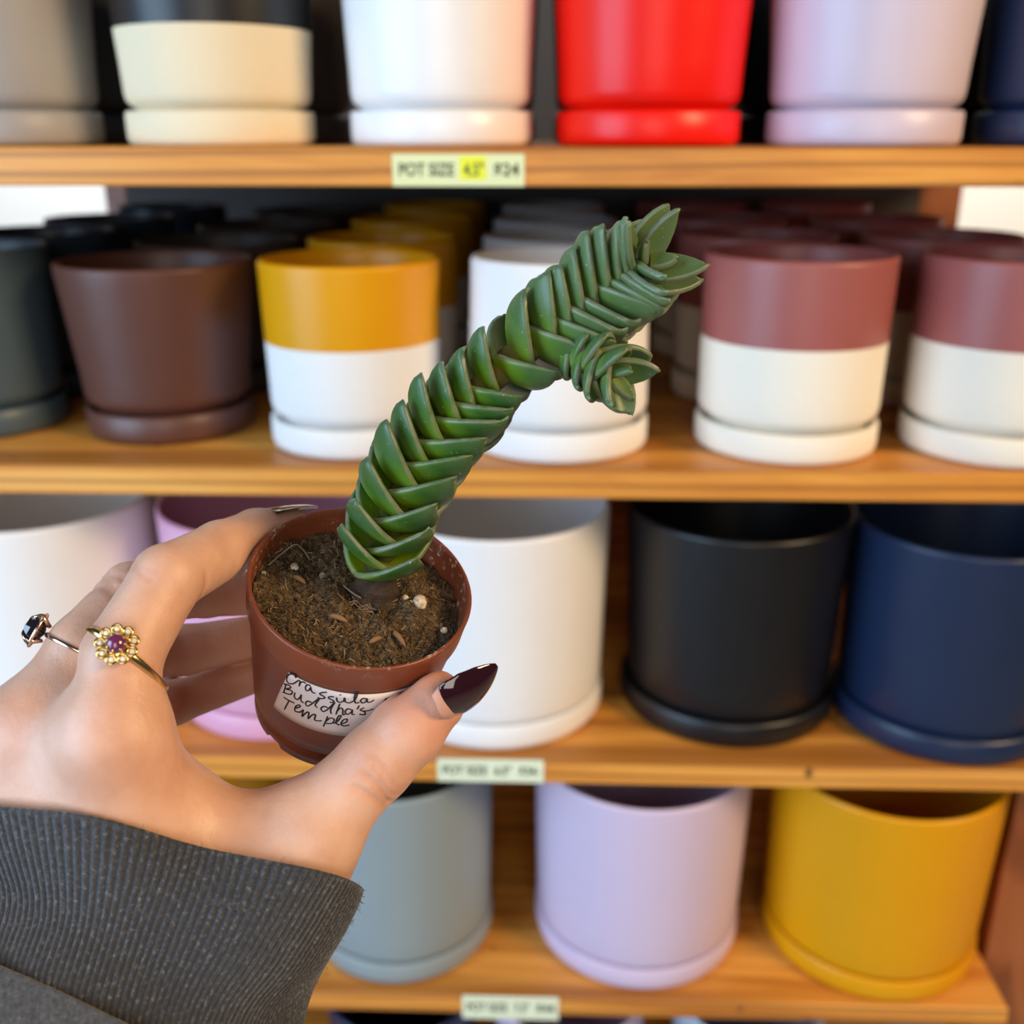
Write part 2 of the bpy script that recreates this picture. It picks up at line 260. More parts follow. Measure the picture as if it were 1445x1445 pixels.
# ------------------------------------------------------------------ planters
def pot_mesh(rs, rt, H, style):
    wl = .0045
    if style == 'gap':
        hs = .0205; rp = rs*.985
        sau = [(rs-.005, 0), (rs-.0012, .0012), (rs, .005), (rs, hs-.0015), (rs-.0012, hs), (rs-.0035, hs), (rs-.005, hs-.002), (rs-.006, .006), (.002, .005)]
        z0 = hs+.0035
        body = [(rp*.80, .0055), (rp*.84, .010), (rp-.0075, z0-.0028), (rp-.003, z0), (rp-.0008, z0+.003), (rp, z0+.007)]
    elif style == 'seam':
        hs = .0215; rp = rs - .0012
        sau = [(rs-.006, 0), (rs-.0015, .0015), (rs, .006), (rs, hs-.0012), (rs-.0008, hs-.0002), (rs-.0018, hs), (rs-.0062, hs-.0015), (rs-.009, .006), (.002, .005)]
        z0 = hs-.002
        body = [(rp*.85, .0055), (rp-.012, .012), (rp-.0055, z0-.002), (rp-.0030, z0+.0018), (rp-.0010, z0+.0030)]
        body.append((rp, z0+.009))
    else:
        hs = .0215; rp = rs*.972
        sau = [(rs-.006, 0), (rs-.0015, .0015), (rs, .006), (rs, hs-.003), (rs-.0012, hs-.0008), (rs-.003, hs), (rs-.0075, hs-.0025), (rs-.009, .006), (.002, .005)]
        z0 = hs-.004
        body = [(rp*.85, .0055), (rp-.012, .012), (rp-.006, z0-.002), (rp-.0052, z0+.001), (rp-.0045, z0+.004)]
        rp = rp-.003; body.append((rp, z0+.009))
    zb = z0+.012
    for k in range(1, 9):
        t = k/8; body.append((rp + (rt-rp)*t, zb + (H-.003-zb)*t))
    body += [(rt, H-.0022), (rt-.0012, H-.0004), (rt-.0025, H), (rt-.0038, H-.0006), (rt-wl, H-.0025), (rt-wl-.001, H-.012), (rp-wl-.002, .035), (rp-wl-.01, .022), (.003, .020)]
    return lathe(body, 72), lathe(sau, 72)
def planter(name, loc, rs, rt, H, style, mat, label, low=None, zband=None, group=None, saucer=None):
    loc = (loc[0], loc[1], loc[2] + .0002)
    t = empty(name, loc, label, 'planter', group)
    (V, F), (V2, F2) = pot_mesh(rs, rt, H, style)
    V = np.array(V); fm = None
    mats = [G[mat]]
    if low:
        mats.append(G[low])
        # cut a clean ring at the band height
        n = 72; prof = [(V[k*n][0], V[k*n][2]) for k in range(len(V)//n)]
        out = []; 
        for k, (r, z) in enumerate(prof):
            if k and prof[k-1][1] < zband <= z and k < len(prof)-9:
                f_ = (zband-prof[k-1][1])/(z-prof[k-1][1]+1e-9); out.append((prof[k-1][0]+(r-prof[k-1][0])*f_, zband)); zi = len(out)-1
            out.append((r, z))
        V, F = lathe(out, n); V = np.array(V); fm = [1 if (i//n) < zi else 0 for i in range(len(F)-2)] + [1, 0]
    build('pot', V+np.array(loc), F, mats, t, fm)
    build('saucer', np.array(V2)+np.array(loc), F2, G[saucer or low or mat], t)
    return t
def dup(root, loc, label, group=None, mats=None):
    r = root.copy(); COL.objects.link(r); r.location = loc; r['label'] = label
    if group: r['group'] = group
    for ch in list(root.children):
        c = ch.copy()
        COL.objects.link(c); c.parent = r
        if mats:
            c.data = ch.data.copy()
            for i, mm in enumerate(mats[ch.name.split('.')[0]]): c.data.materials[i] = G[mm]
    return r
# top shelf
za = ZT['A']
GA = 'planters in the front row of the top shelf'
ya = .706
planter('planter', (-.351, ya, za), .0588, .0625, .132, 'gap', 'grey', 'warm grey planter at the left end of the top shelf, mostly cut off', group=GA)
planter('planter', (-.2095, ya, za), .0593, .0645, .132, 'gap', 'black', 'two-tone planter with black top and cream base on top shelf', 'cream', .0675, group=GA)
planter('planter', (-.0665, ya, za), .0584, .0625, .132, 'gap', 'white', 'glossy white planter on the top shelf left of the red one', group=GA)
planter('planter', (.066, ya, za), .0584, .0635, .132, 'gap', 'red', 'bright red planter with saucer on the top shelf', group=GA)
planter('planter', (.2025, ya, za), .0600, .0660, .132, 'gap', 'lilac', 'dusty lilac planter on the top shelf between red and navy', group=GA)
planter('planter', (.337, ya, za), .0600, .0655, .132, 'gap', 'navy', 'navy blue planter at the right end of the top shelf', group=GA)
GA2 = 'dark planters in the second row of the top shelf'
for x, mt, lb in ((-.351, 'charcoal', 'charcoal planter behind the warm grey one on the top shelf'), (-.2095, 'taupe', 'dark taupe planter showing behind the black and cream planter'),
                  (-.0665, 'taupe', 'dark taupe planter behind the white planter on the top shelf'), (.066, 'black', 'black planter added behind the red planter to darken the gap'), (.2025, 'black', 'black planter behind the lilac planter on the top shelf'), (.337, 'black', 'black planter behind the navy planter on the top shelf')):  # the planter behind the red one is added to darken the gap
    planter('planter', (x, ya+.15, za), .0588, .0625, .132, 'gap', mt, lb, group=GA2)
# second shelf: six columns, each four deep
zb_ = ZT['B']
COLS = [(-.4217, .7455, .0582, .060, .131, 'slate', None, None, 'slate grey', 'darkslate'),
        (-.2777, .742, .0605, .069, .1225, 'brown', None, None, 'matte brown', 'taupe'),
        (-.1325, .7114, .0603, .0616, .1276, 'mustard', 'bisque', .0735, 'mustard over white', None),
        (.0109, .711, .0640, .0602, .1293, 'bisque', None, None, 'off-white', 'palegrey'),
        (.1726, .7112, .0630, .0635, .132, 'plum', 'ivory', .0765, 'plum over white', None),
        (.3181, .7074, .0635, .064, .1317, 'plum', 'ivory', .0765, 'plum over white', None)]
FRONT = ['slate grey planter at the left end of the second shelf', 'matte brown planter on the second shelf between slate and mustard ones', 'two-tone mustard and white planter at the front of the second shelf',
         'off-white planter on the second shelf behind the succulent', 'plum and white planter at the front, right of the succulent tip', 'plum and white planter at the right end of the second shelf, cut off']
OFFS = [(.125, .275, .45), (.15, .32, .52), (.155, .355, .585), (.15, .33, .55), (.15, .33, .55), (.15, .33, .56)]
POS = ['second', 'third', 'last']
CN = ['slate grey column at left', 'brown column', 'mustard column', 'off-white column behind the succulent', 'first plum column right of the succulent', 'plum column at the right end']
for i, (x, y, rs, rt, H, mt, low, zbnd, nm, back) in enumerate(COLS):
    g = 'planters on the second shelf, ' + CN[i]
    p0 = planter('planter', (x, y, zb_), rs, rt, H, 'gap', mt, FRONT[i], low, zbnd, group=g)
    for k in range(1, 4):
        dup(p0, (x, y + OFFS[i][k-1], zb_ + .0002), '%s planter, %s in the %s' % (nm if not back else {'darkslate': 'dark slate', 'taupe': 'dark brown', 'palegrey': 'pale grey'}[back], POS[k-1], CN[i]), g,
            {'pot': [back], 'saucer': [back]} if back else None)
# third shelf
zc = ZT['C']; GC = 'large planters on the third shelf'
planter('planter', (-.392, .742, zc), .084, .0865, .169, 'seam', 'white', 'large white planter at the left end of the third shelf, behind the hand', group=GC)
planter('planter', (-.208, .742, zc), .084, .0865, .169, 'seam', 'pink', 'large pink planter on the third shelf, mostly hidden by the nursery pot', group=GC)
planter('planter', (-.0343, .7368, zc), .0850, .0870, .1696, 'seam', 'white', 'large white planter on the third shelf right of the nursery pot', group=GC)
planter('planter', (.1522, .7451, zc), .0850, .0858, .1672, 'flush', 'black', 'large matte black planter on the third shelf', group=GC)
planter('planter', (.3185, .7252, zc), .0835, .0840, .164, 'flush', 'navy', 'large navy blue planter at the right end of the third shelf', group=GC)
# fourth shelf
zd = ZT['D']; GD = 'large planters on the fourth shelf'
planter('planter', (-.302, .735, zd), .0800, .0835, .1785, 'seam', 'mustard', 'mustard planter on the fourth shelf glimpsed between thumb and forefinger', group=GD)
planter('planter', (-.1174, .7256, zd), .0780, .0795, .1797, 'seam', 'bluegrey', 'large blue-grey planter on the fourth shelf beside the sleeve cuff', group=GD)
planter('planter', (.0874, .7363, zd), .0885, .0903, .1765, 'seam', 'palelilac', 'large pale lilac planter in the middle of the fourth shelf', group=GD)
planter('planter', (.288, .7302, zd), .0890, .0925, .1777, 'seam', 'mustard', 'large mustard yellow planter at the right end of the fourth shelf', group=GD)
# fifth shelf, only rims show
ze = ZT['E']; GE = 'planters on the lowest shelf'
for x, mt, lb in ((-.12, 'navy', 'navy planter on the lowest shelf, left of the lilac one'), (.03, 'palelilac', 'lilac planter on the lowest shelf, its rim just showing'), (.19, 'paleblue', 'pale blue planter on the lowest shelf, its rim just showing')):
    planter('planter', (x, .715, ze), .066, .068, .182, 'flush', mt, lb, group=GE)

# ------------------------------------------------------------------ potted succulent
O = np.array(POT_O); U = np.array(POT_U); E1 = np.array(POT_E1); E2 = np.array(POT_E2)
RR, PH, RB = .0300, .050, .0240
def cone_r(s): return .0287 - .1175*(s-.01)
def potpt(r, s, th): return O - U*s + r*(np.cos(th)*E1 + np.sin(th)*E2)
plant = empty('potted_succulent', tuple(O - U*PH), 'jade green stacked-leaf succulent in a small brown plastic nursery pot held in a hand', 'potted plant')
plas = M('brown_plastic', (.20, .051, .021), .36); plas.b.inputs['Subsurface Weight'].default_value = .12; plas.b.inputs['Subsurface Radius'].default_value = (1, .35, .15); plas.b.inputs['Subsurface Scale'].default_value = .002
v = plas.mapped((1, 1, 1)); 
lime = plas.ramp(plas.noise(v, 420, 6, .7), [(.56, (0, 0, 0)), (.64, (1, 1, 1))]); zone = plas.ramp(plas.noise(v, 55, 2), [(.44, (0,)*3), (.60, (1,)*3)])
lm = plas.mix(1.0, lime, zone, 'MULTIPLY'); inn = plas.attr('inside'); lm = plas.mix(inn, (0, 0, 0), lm)
plas.color(plas.mix(lm, (.20, .051, .021), (.62, .50, .42))); plas.bump(plas.noise(v, 500, 3), .08, .0004)
prof = [(.003, PH-.003), (RB-.004, PH-.0025), (RB-.0025, PH), (RB, PH), (RB+.0003, PH-.0045), (RB-.0012, PH-.005), (RB-.0008, PH-.0062)]
for s in np.linspace(PH-.007, .0108, 10): prof.append((cone_r(s), s))
prof += [(.0287, .0100), (.0293, .0094), (.0296, .0085), (.0298, .004), (.0300, .0012), (.0301, .0004), (.02985, 0), (.0293, -.0001), (.0289, .0004), (.0286, .002), (.0277, .010), (.0252, .030), (.004, .032)]
n = 128; V = []; F = []; ins = []
for k, (r, s) in enumerate(prof):
    for j in range(n):
        th = 2*math.pi*j/n; ss = s
        if s > PH-.0052 and k in (2, 3) and (j % 16) < 4: ss = PH-.0014
        V.append(potpt(r, ss, th)); ins.append(1.0 if k > 23 else (.3 if k > 20 else 0))
for k in range(len(prof)-1):
    for j in range(n): F.append((k*n+j, k*n+(j+1) % n, (k+1)*n+(j+1) % n, (k+1)*n+j))
npot = build('nursery_pot', V, F, plas.m, plant); attr(npot, 'inside', ins)
# sticker + handwriting
stk = M('white_sticker', (.74, .66, .64), .55)
V = []; F = []; nu, nv = 60, 8
for i in range(nu+1):
    for j in range(nv+1):
        a, q = i/nu, j/nv
        tl, bl, tr, br = STICKER[0], STICKER[1], (-.62, .0104), (-.86, .0318)
        th = (tl[0]*(1-a)+tr[0]*a)*(1-q) + (bl[0]*(1-a)+br[0]*a)*q; s = .0112*(1-q) + .0318*q
        V.append(potpt(cone_r(s)+.00025, s, th))
for i in range(nu):
    for j in range(nv): F.append((i*(nv+1)+j, i*(nv+1)+j+1, (i+1)*(nv+1)+j+1, (i+1)*(nv+1)+j))
stick = build('sticker', V, F, stk.m, npot)
mod = stick.modifiers.new('thick', 'SOLIDIFY'); mod.thickness = .0002; mod.offset = 0
ink = M('black_ink', (.012, .012, .016), .5)
b = MB()
for st in INK:
    st = np.array(st); q = spline(st, max(2, len(st)*6)) if len(st) > 2 else np.array([st[0]+(st[1]-st[0])*t for t in np.linspace(0, 1, 6)])
    b.tube([potpt(cone_r(s)+.00030, s, th) for th, s in q], .00026, 6)
V, F = b.out(); hw = build('handwriting', V, F, ink.m, npot); hw['label'] = 'black handwriting on the white sticker'
# soil
soilm = M('peat_soil', (.06, .035, .018), .95)
v = soilm.mapped((1, 1, 1)); c = soilm.ramp(soilm.noise(v, 650, 8, .75), [(.37, (.014, .008, .004)), (.47, (.13, .076, .032)), (.58, (.26, .165, .075)), (.72, (.44, .31, .16))])
c = soilm.mix(soilm.ramp(soilm.noise(v, 90, 3), [(.4, (0,)*3), (.65, (.3,)*3)]), c, (.12, .075, .035)); soilm.color(c); soilm.bump(soilm.noise(v, 1500, 6, .8), .9, .0012)
STB = np.array(STEM[0]); w0 = STB-O; sx, sy = w0 @ E1, w0 @ E2
def soil_s(x, y):
    r = math.hypot(x, y); d = math.hypot(x-sx, y-sy)
    s = .0068 + .0022*(r/.028)**2*math.sin(math.atan2(y, x)*1.0+.6) 
    s += .0030*math.exp(-(d/.0075)**2) - .0022*math.exp(-((d-.012)/.004)**2)
    p = Vector((x*1000, y*1000, 3))
    s -= .0016*noise.noise(p*.16) + .0011*noise.noise(p*.42) + .0007*noise.noise(p*.95) + .0004*noise.noise(p*2.0)
    return s
V = []; F = []; nr, na = 80, 200
for i in range(nr+1):
    for j in range(na):
        r = .0280*i/nr; th = 2*math.pi*j/na; x, y = r*math.cos(th), r*math.sin(th); V.append(O - U*soil_s(x, y) + x*E1 + y*E2)
for i in range(nr):
    for j in range(na): F.append((i*na+j, (i+1)*na+j, (i+1)*na+(j+1) % na, i*na+(j+1) % na))
soil = build('soil', V, F, soilm.m, plant)
fib = M('peat_fibre', (.16, .10, .05), .9); oi = fib.attr('tint'); fib.color(fib.ramp(oi, [(0, (.04, .022, .011)), (.5, (.13, .078, .034)), (.85, (.24, .15, .070)), (1, (.40, .29, .17))]))
b = MB(); tint = []
for k in range(4200):
    r = .0278*math.sqrt(random.random()); th = random.random()*6.283; x, y = r*math.cos(th), r*math.sin(th)
    L = random.choice([.0008, .0012, .0018, .0018, .0030])*random.uniform(.7, 1.3); an = random.random()*6.283; cv = random.uniform(-.9, .9); pts = []
    lift = random.uniform(-.0002, .0006); tl = random.uniform(-.0006, .0009)
    for t in np.linspace(-.5, .5, 5):
        a2 = an + cv*t; xx, yy = x + L*t*math.cos(a2), y + L*t*math.sin(a2)
        if math.hypot(xx, yy) > .0279: xx, yy = xx*.97, yy*.97
        pts.append(O - U*(soil_s(xx, yy) - lift - tl*(t+.5)) + xx*E1 + yy*E2)
    nV = b.n; b.tube(pts, random.choice([.00005, .00007, .0001, .00016]), 4); tint += [random.random()**1.3]*(b.n-nV)
V, F = b.out(); o = build('peat_fibres', V, F, fib.m, plant); attr(o, 'tint', tint); o['kind'] = 'stuff'
# crumbs
b = MB()
for k in range(420):
    r = .0272*math.sqrt(random.random()); th = random.random()*6.283; x, y = r*math.cos(th), r*math.sin(th); q = random.uniform(.0003, .0011)
    V, F = ell(O - U*(soil_s(x, y)-q*.2) + x*E1 + y*E2, (q*random.uniform(.7, 1.2), q, q*.8), (E1, E2, U), 5, 7)
    V = [np.array(p) + .35*q*np.array(noise.noise_vector(Vector(p)*1800)) for p in V]; b.add(V, F)
V, F = b.out(); o = build('soil_crumbs', V, F, soilm.m, plant, smooth=False); o['kind'] = 'stuff'
perl = M('perlite', (.62, .52, .38), .85); v = perl.mapped((1, 1, 1)); perl.color(perl.ramp(perl.noise(v, 900, 4), [(.35, (.30, .20, .11)), (.5, (.62, .50, .34)), (.7, (.78, .70, .58))]))
bark = M('bark_chip', (.26, .14, .06), .9)
def soil_at(x, y, up=0): return O - U*(soil_s(x, y)-up) + x*E1 + y*E2
for x, y, q, el, lb in ((.0165, .0010, .0019, 1.25, 'cracked cream perlite lump'), (-.0185, .0065, .0011, 1.3, None), (-.0105, .0062, .0011, 1.5, None), (.024, -.006, .0010, 1, None), (.0125, .003, .0009, 1.1, None), (.014, .0005, .0006, 1, None), (-.0262, .004, .0008, 1, None)):
    V, F = ell(soil_at(x, y, q*.5), (q, q*el, q*.85), (unit(E1+.4*E2), unit(E2-.4*E1), U), 14, 20)
    V = [np.array(p) + .16*q*np.array(noise.noise_vector(Vector(p)*900)) for p in V]
    o = build('perlite_grain', V, F, perl.m, soil)
for x, y, L, an in ((-.0165, .0020, .0042, -.5), (.012, -.013, .006, -.9), (-.0045, -.0105, .0052, -.25), (.006, -.015, .004, .7)):
    d = math.cos(an)*E1 + math.sin(an)*E2
    V, F = tube([soil_at(x, y, .0006) + d*L*(t-.5) + U*.0006*math.sin(t*3) for t in np.linspace(0, 1, 6)], [.0004, .0007, .00075, .0007, .0006, .0002], 6); build('bark_chip', V, F, bark.m, soil)

# --- plant axis
leafm = M('succulent_leaf', (.10, .22, .05), .42)
ua = leafm.attr('along'); va = leafm.attr('edge'); ha = leafm.attr('young')
v = leafm.mapped((1, 1, 1))
c = leafm.ramp(ua, [(0, (.24, .28, .008)), (.36, (.13, .25, .005)), (.66, (.036, .112, .010)), (1, (.048, .100, .034))])  # leaf greens; the brighter base also paints in light shining through
c = leafm.mix(ha, c, leafm.ramp(ua, [(0, (.12, .17, .015)), (.35, (.080, .145, .035)), (1, (.115, .170, .070))]))
c = leafm.mix(leafm.ramp(leafm.noise(v, 150, 5), [(.42, (0,)*3), (.72, (.30,)*3)]), c, (.12, .18, .10))
ed = leafm.ramp(va, [(.93, (0,)*3), (.99, (1,)*3)]); ed = leafm.mix(1, ed, leafm.ramp(leafm.noise(v, 300, 4), [(.35, (.2,)*3), (.6, (.9,)*3)]), 'MULTIPLY')
c = leafm.mix(ed, c, (.17, .19, .13))
sp = leafm.ramp(leafm.noise(v, 1100, 2), [(.70, (0,)*3), (.75, (1,)*3)]); c = leafm.mix(sp, c, (.42, .42, .33)); leafm.color(c)
leafm.b.inputs['Subsurface Weight'].default_value = .35; leafm.b.inputs['Subsurface Radius'].default_value = (.5, 1, .12); leafm.b.inputs['Subsurface Scale'].default_value = .0022
leafm.bump(leafm.noise(v, 1000, 4), .14, .0004)
def leaf(base, er, ea, L, W, lift, curl, fold, jit=0., th0=.0018, nu=16, nv=17):
    et = np.cross(ea, er); us = np.linspace(0, 1, nu)**.9; vs = np.sin(np.linspace(-np.pi/2, np.pi/2, nv))*.35 + np.linspace(-1, 1, nv)*.65
    wt = np.interp(us, [0, .12, .3, .5, .68, .82, .92, .97, 1], [.84, .97, 1, .93, .76, .53, .29, .15, .02])
    mid = np.zeros((nu, nv, 3))
    for i, u in enumerate(us):
        for j, vv in enumerate(vs):
            w_ = W*wt[i]; av = abs(vv)
            r = L*(u - .10*u**3) + .0012 - .34*w_*av**2.0*(1-u*.6)
            a = L*(lift*u + curl*u**2.6) + fold*w_*av**1.7*(1-.35*u) + jit*L*.25*vv*u
            mid[i, j] = base + er*r + ea*a + et*(vv*w_*(1-.10*fold*av))
    du = np.gradient(mid, axis=0); dv = np.gradient(mid, axis=1); nn = np.cross(du, dv); nn /= np.linalg.norm(nn, axis=2)[:, :, None]+1e-12
    if nn[:, :, :].reshape(-1, 3).mean(0) @ ea < 0: nn = -nn
    th = th0*(1-.30*np.abs(vs)[None, :]**2.5)*(1-.40*us[:, None]**3)*.5; th[:, 0] *= .78; th[:, -1] *= .78; th[-1, :] *= .5
    top = mid + nn*th[:, :, None]; bot = mid - nn*th[:, :, None]*1.5
    V = np.concatenate([top.reshape(-1, 3), bot.reshape(-1, 3)]); F = []; k = nu*nv
    for i in range(nu-1):
        for j in range(nv-1):
            a_ = i*nv+j; F.append((a_, a_+nv, a_+nv+1, a_+1)); F.append((k+a_, k+a_+1, k+a_+nv+1, k+a_+nv))
    ring = [i*nv for i in range(nu)] + [(nu-1)*nv+j for j in range(1, nv)] + [i*nv+nv-1 for i in range(nu-2, -1, -1)]
    for p, q in zip(ring[:-1], ring[1:]): F.append((p, k+p, k+q, q))
    al = np.repeat(us, nv); ed = np.maximum(np.tile(np.abs(vs), nu), al**16)
    return V, F, np.tile(al, 2), np.tile(ed, 2)
def rosette(name, P_, npairs, Lf, Wf, liftf, curlf, foldf, youngf, parent, phase=0., t0=0., spacing=None, view=None):
    P_ = spline(P_, 200); d = np.concatenate([[0], np.cumsum(np.linalg.norm(np.diff(P_, axis=0), axis=1))]); d /= d[-1]
    T = np.gradient(P_, axis=0); T /= np.linalg.norm(T, axis=1)[:, None]
    b = MB(); AL = []; ED = []; YG = []
    tt = [spacing(k/(npairs-1)) if spacing else t0 + (1-t0)*k/(npairs-1) for k in range(npairs)]
    for k, t in enumerate(tt):
        c = np.array([np.interp(t, d, P_[:, i]) for i in range(3)]); ea = unit([np.interp(t, d, T[:, i]) for i in range(3)])
        vw = unit(view - ea*(view @ ea)); sd = np.cross(ea, vw)
        a0 = math.pi/4 + (math.pi/2)*(k % 2) + phase + random.uniform(-.07, .07)
        for h in range(2):
            a = a0 + math.pi*h; er = vw*math.cos(a) + sd*math.sin(a); q = random.uniform(.93, 1.06)
            V, F, al, ed = leaf(c, er, ea, Lf(t)*q, Wf(t)*random.uniform(.95, 1.04), liftf(t)+random.uniform(-.07, .07), curlf(t), foldf(t), random.uniform(-.3, .3))
            b.add(V, F); AL.append(al); ED.append(ed); YG.append(np.full(len(al), youngf(t)))
    V, F = b.out(); o = build(name, V, F, leafm.m, parent)
    attr(o, 'along', np.concatenate(AL)); attr(o, 'edge', np.concatenate(ED)); attr(o, 'young', np.concatenate(YG)); return o
VIEW = -A_['F']
ip = lambda xs, ys: (lambda t: float(np.interp(t, xs, ys)))
spc = ip([0, .34, .43, .53, .62, .82, 1.0], [.125, .475, .54, .70, .77, .895, 1.0])
fol = rosette('leaves', STEM, 38, ip([0, .12, .3, .45, .58, .70, .82, .93, .98, 1], [.0112, .0140, .0168, .0164, .0140, .0168, .0184, .0164, .0110, .004]),
        ip([0, .15, .3, .48, .56, .64, .72, .82, .92, .97, 1], [.0084, .0086, .0083, .0076, .0062, .0064, .0080, .0084, .0068, .0042, .0022]),
        ip([0, .3, .6, .8, .92, .96, 1], [.36, .46, .26, .34, .55, .8, 1.4]), ip([0, .3, .6, .85, 1], [.46, .44, .40, .22, .1]),
        ip([0, .3, .6, .85, 1], [.02, .04, .12, .12, .2]), ip([0, .55, .8, .95, 1], [0, .0, .6, 1, 1]), plant, .06, spacing=spc, view=VIEW)
off = rosette('offset_rosette', PUP, 8, ip([0, .5, .8, 1], [.006, .0105, .010, .004]), ip([0, .5, .8, 1], [.004, .0062, .0055, .002]),
        ip([0, .5, .8, 1], [.3, .45, .8, 1.6]), ip([0, 1], [.2, .1]), ip([0, 1], [.5, .35]), ip([0, .6, 1], [.2, .35, .6]), plant, .35, t0=.2, view=VIEW)
off['label'] = 'small side rosette growing from the stem'
stm = M('succulent_stem', (.10, .09, .03), .7); v = stm.mapped((1, 1, 1)); sa = stm.attr('along')
stm.color(stm.mix(stm.ramp(stm.noise(v, 500, 5), [(.3, (0,)*3), (.7, (1,)*3)]), stm.ramp(sa, [(0, (.022, .012, .007)), (.125, (.035, .02, .01)), (.165, (.09, .13, .012)), (.55, (.26, .12, .03)), (.7, (.19, .19, .03)), (1, (.1, .16, .04))]), stm.ramp(sa, [(0, (.10, .062, .035)), (.125, (.09, .055, .03)), (.165, (.09, .15, .012)), (1, (.13, .17, .03))])))
stm.bump(stm.noise(v, 1100, 6, .7), .9, .0012)
dn = np.concatenate([np.linspace(0, .16, 20, endpoint=False), np.linspace(.16, 1, 70)]); _q = spline(STEM, 400); sp_ = np.stack([np.interp(dn, np.linspace(0, 1, 400), _q[:, c]) for c in range(3)], 1); rad = np.interp(dn, [0, .06, .10, .15, .3, .9, 1], [.0072, .0064, .0058, .0036, .0040, .0036, .0008])
V, F = tube(sp_, rad, 20); V = np.array([p + (.0011*np.array(noise.noise_vector(Vector(p)*420)) + .0009*np.array(noise.noise_vector(Vector(p)*1100)))*(1.5 if i < 20*12 else .5) for i, p in enumerate(V)]); st = build('stem', V, F, stm.m, plant); attr(st, 'along', np.repeat(dn, 20))
V, F = tube(spline(PUP, 20), .0022, 12); st2 = build('side_shoot', V, F, stm.m, off); attr(st2, 'along', np.full(len(V), .7))
rootm = M('dry_root', (.24, .17, .12), .9); b = MB()
for k in range(60):
    a = random.random()*6.283; x, y = sx + .005*math.cos(a), sy + .005*math.sin(a); h = random.uniform(.002, .006)
    p = [soil_at(sx + (.0035 + .0035*t)*math.cos(a+.5*t*random.uniform(-1, 1)), sy + (.0035+.0035*t)*math.sin(a+.5*t), h*(1-t)*1.2 + .0005*math.sin(9*t)) for t in np.linspace(0, 1, 8)]
    b.tube(p, random.choice([.00010, .00016, .00022]), 5)
for q in ([(-.0255, .006, .001), (-.0225, .0095, .003), (-.0195, .012, .0042), (-.017, .0125, .003), (-.015, .012, .0008)], [(.006, .001, .005), (.0085, .005, .0085), (.0068, .0075, .010), (.0058, .004, .007)], [(-.0048, .001, .003), (-.002, -.001, .004), (.0005, -.0015, .0035)]):
    b.tube(spline([soil_at(*p) for p in q], 24), .00022, 5)
V, F = b.out(); build('dry_roots', V, F, rootm.m, plant)

# ------------------------------------------------------------------ hand (one continuous surface grown from tapered rounded segments)
def cone_sdf(p, a, b):
    A = np.array(a[:3]); B = np.array(b[:3]); ra, rb = a[3], b[3]; ba = B-A; L = np.linalg.norm(ba); ax = ba/L
    pa = p-A; y = pa@ax; x = np.sqrt(np.maximum((pa*pa).sum(-1)-y*y, 0)); k = (ra-rb)/L; h = math.sqrt(max(1-k*k, 1e-6))
    t = np.clip((y + x*k/h)/L, 0, 1); return np.hypot(x, y - t*L) - (ra + (rb-ra)*t)
def smin(a, b, k): h = np.maximum(k-np.abs(a-b), 0)/k; return np.minimum(a, b) - h*h*k*.25
def smax(a, b, k): return -smin(-a, -b, k)
def chain(p, C, k):
    f = None
    for a, b in zip(C[:-1], C[1:]):
        g = cone_sdf(p, a, b); f = g if f is None else smin(f, g, k)
    return f
def potsdf(p):
    w_ = p-O; s = -(w_@U); r = np.sqrt(np.maximum((w_*w_).sum(-1)-s*s, 0))
    rr = np.where(s < .0102, .0301, .0287-.1175*(s-.01)); d = np.maximum((r-rr), np.maximum(-s-.0003, s-PH)); return d
CREASE = []
def px(c, i, t): a, b = np.array(c[i]), np.array(c[i+1]); return a + (b-a)*t
def crease_ring(c, i, t, depth, wid, facing, span=.95):
    q = px(c, i, t); ax = unit(np.array(c[i+1][:3])-np.array(c[i][:3])); n0 = unit(facing-ax*(facing@ax)); m0 = np.cross(ax, n0)
    CREASE.append([q[:3] + q[3]*(n0*math.cos(a) + m0*math.sin(a)) + ax*.0010*math.sin(3*a+i+t*9) for a in np.linspace(-span, span, 7)] + [wid, depth])
def w2(x, y): return -A_['F'] + A_['R']*x + A_['U']*y
for t, dp in ((.74, .0008), (.88, .0012), (1.0, .0010)): crease_ring(THUMB, 1, t, dp, .0008, w2(.45, -.45), .62)
crease_ring(THUMB, 2, .15, .0006, .0009, w2(.4, -.3), .7)
for t in (.86, .95): crease_ring(INDEX, 1, t, .0003, .0006, w2(-.9, .6), .7)
crease_ring(INDEX, 2, .10, .0003, .0006, w2(-.6, .9), .7)
crease_ring(INDEX, 2, .16, .0006, .0010, w2(1.0, -1.2), .6)
for t in (.7, .85, 1.0): crease_ring(MIDDLE, 1, t, .0005, .0009, w2(-.9, .7), 1.0)
def seg_d(p, a, b):
    ab = b-a; t = np.clip(((p-a)@ab)/(ab@ab), 0, 1); return np.linalg.norm(p-a-t[..., None]*ab, axis=-1)
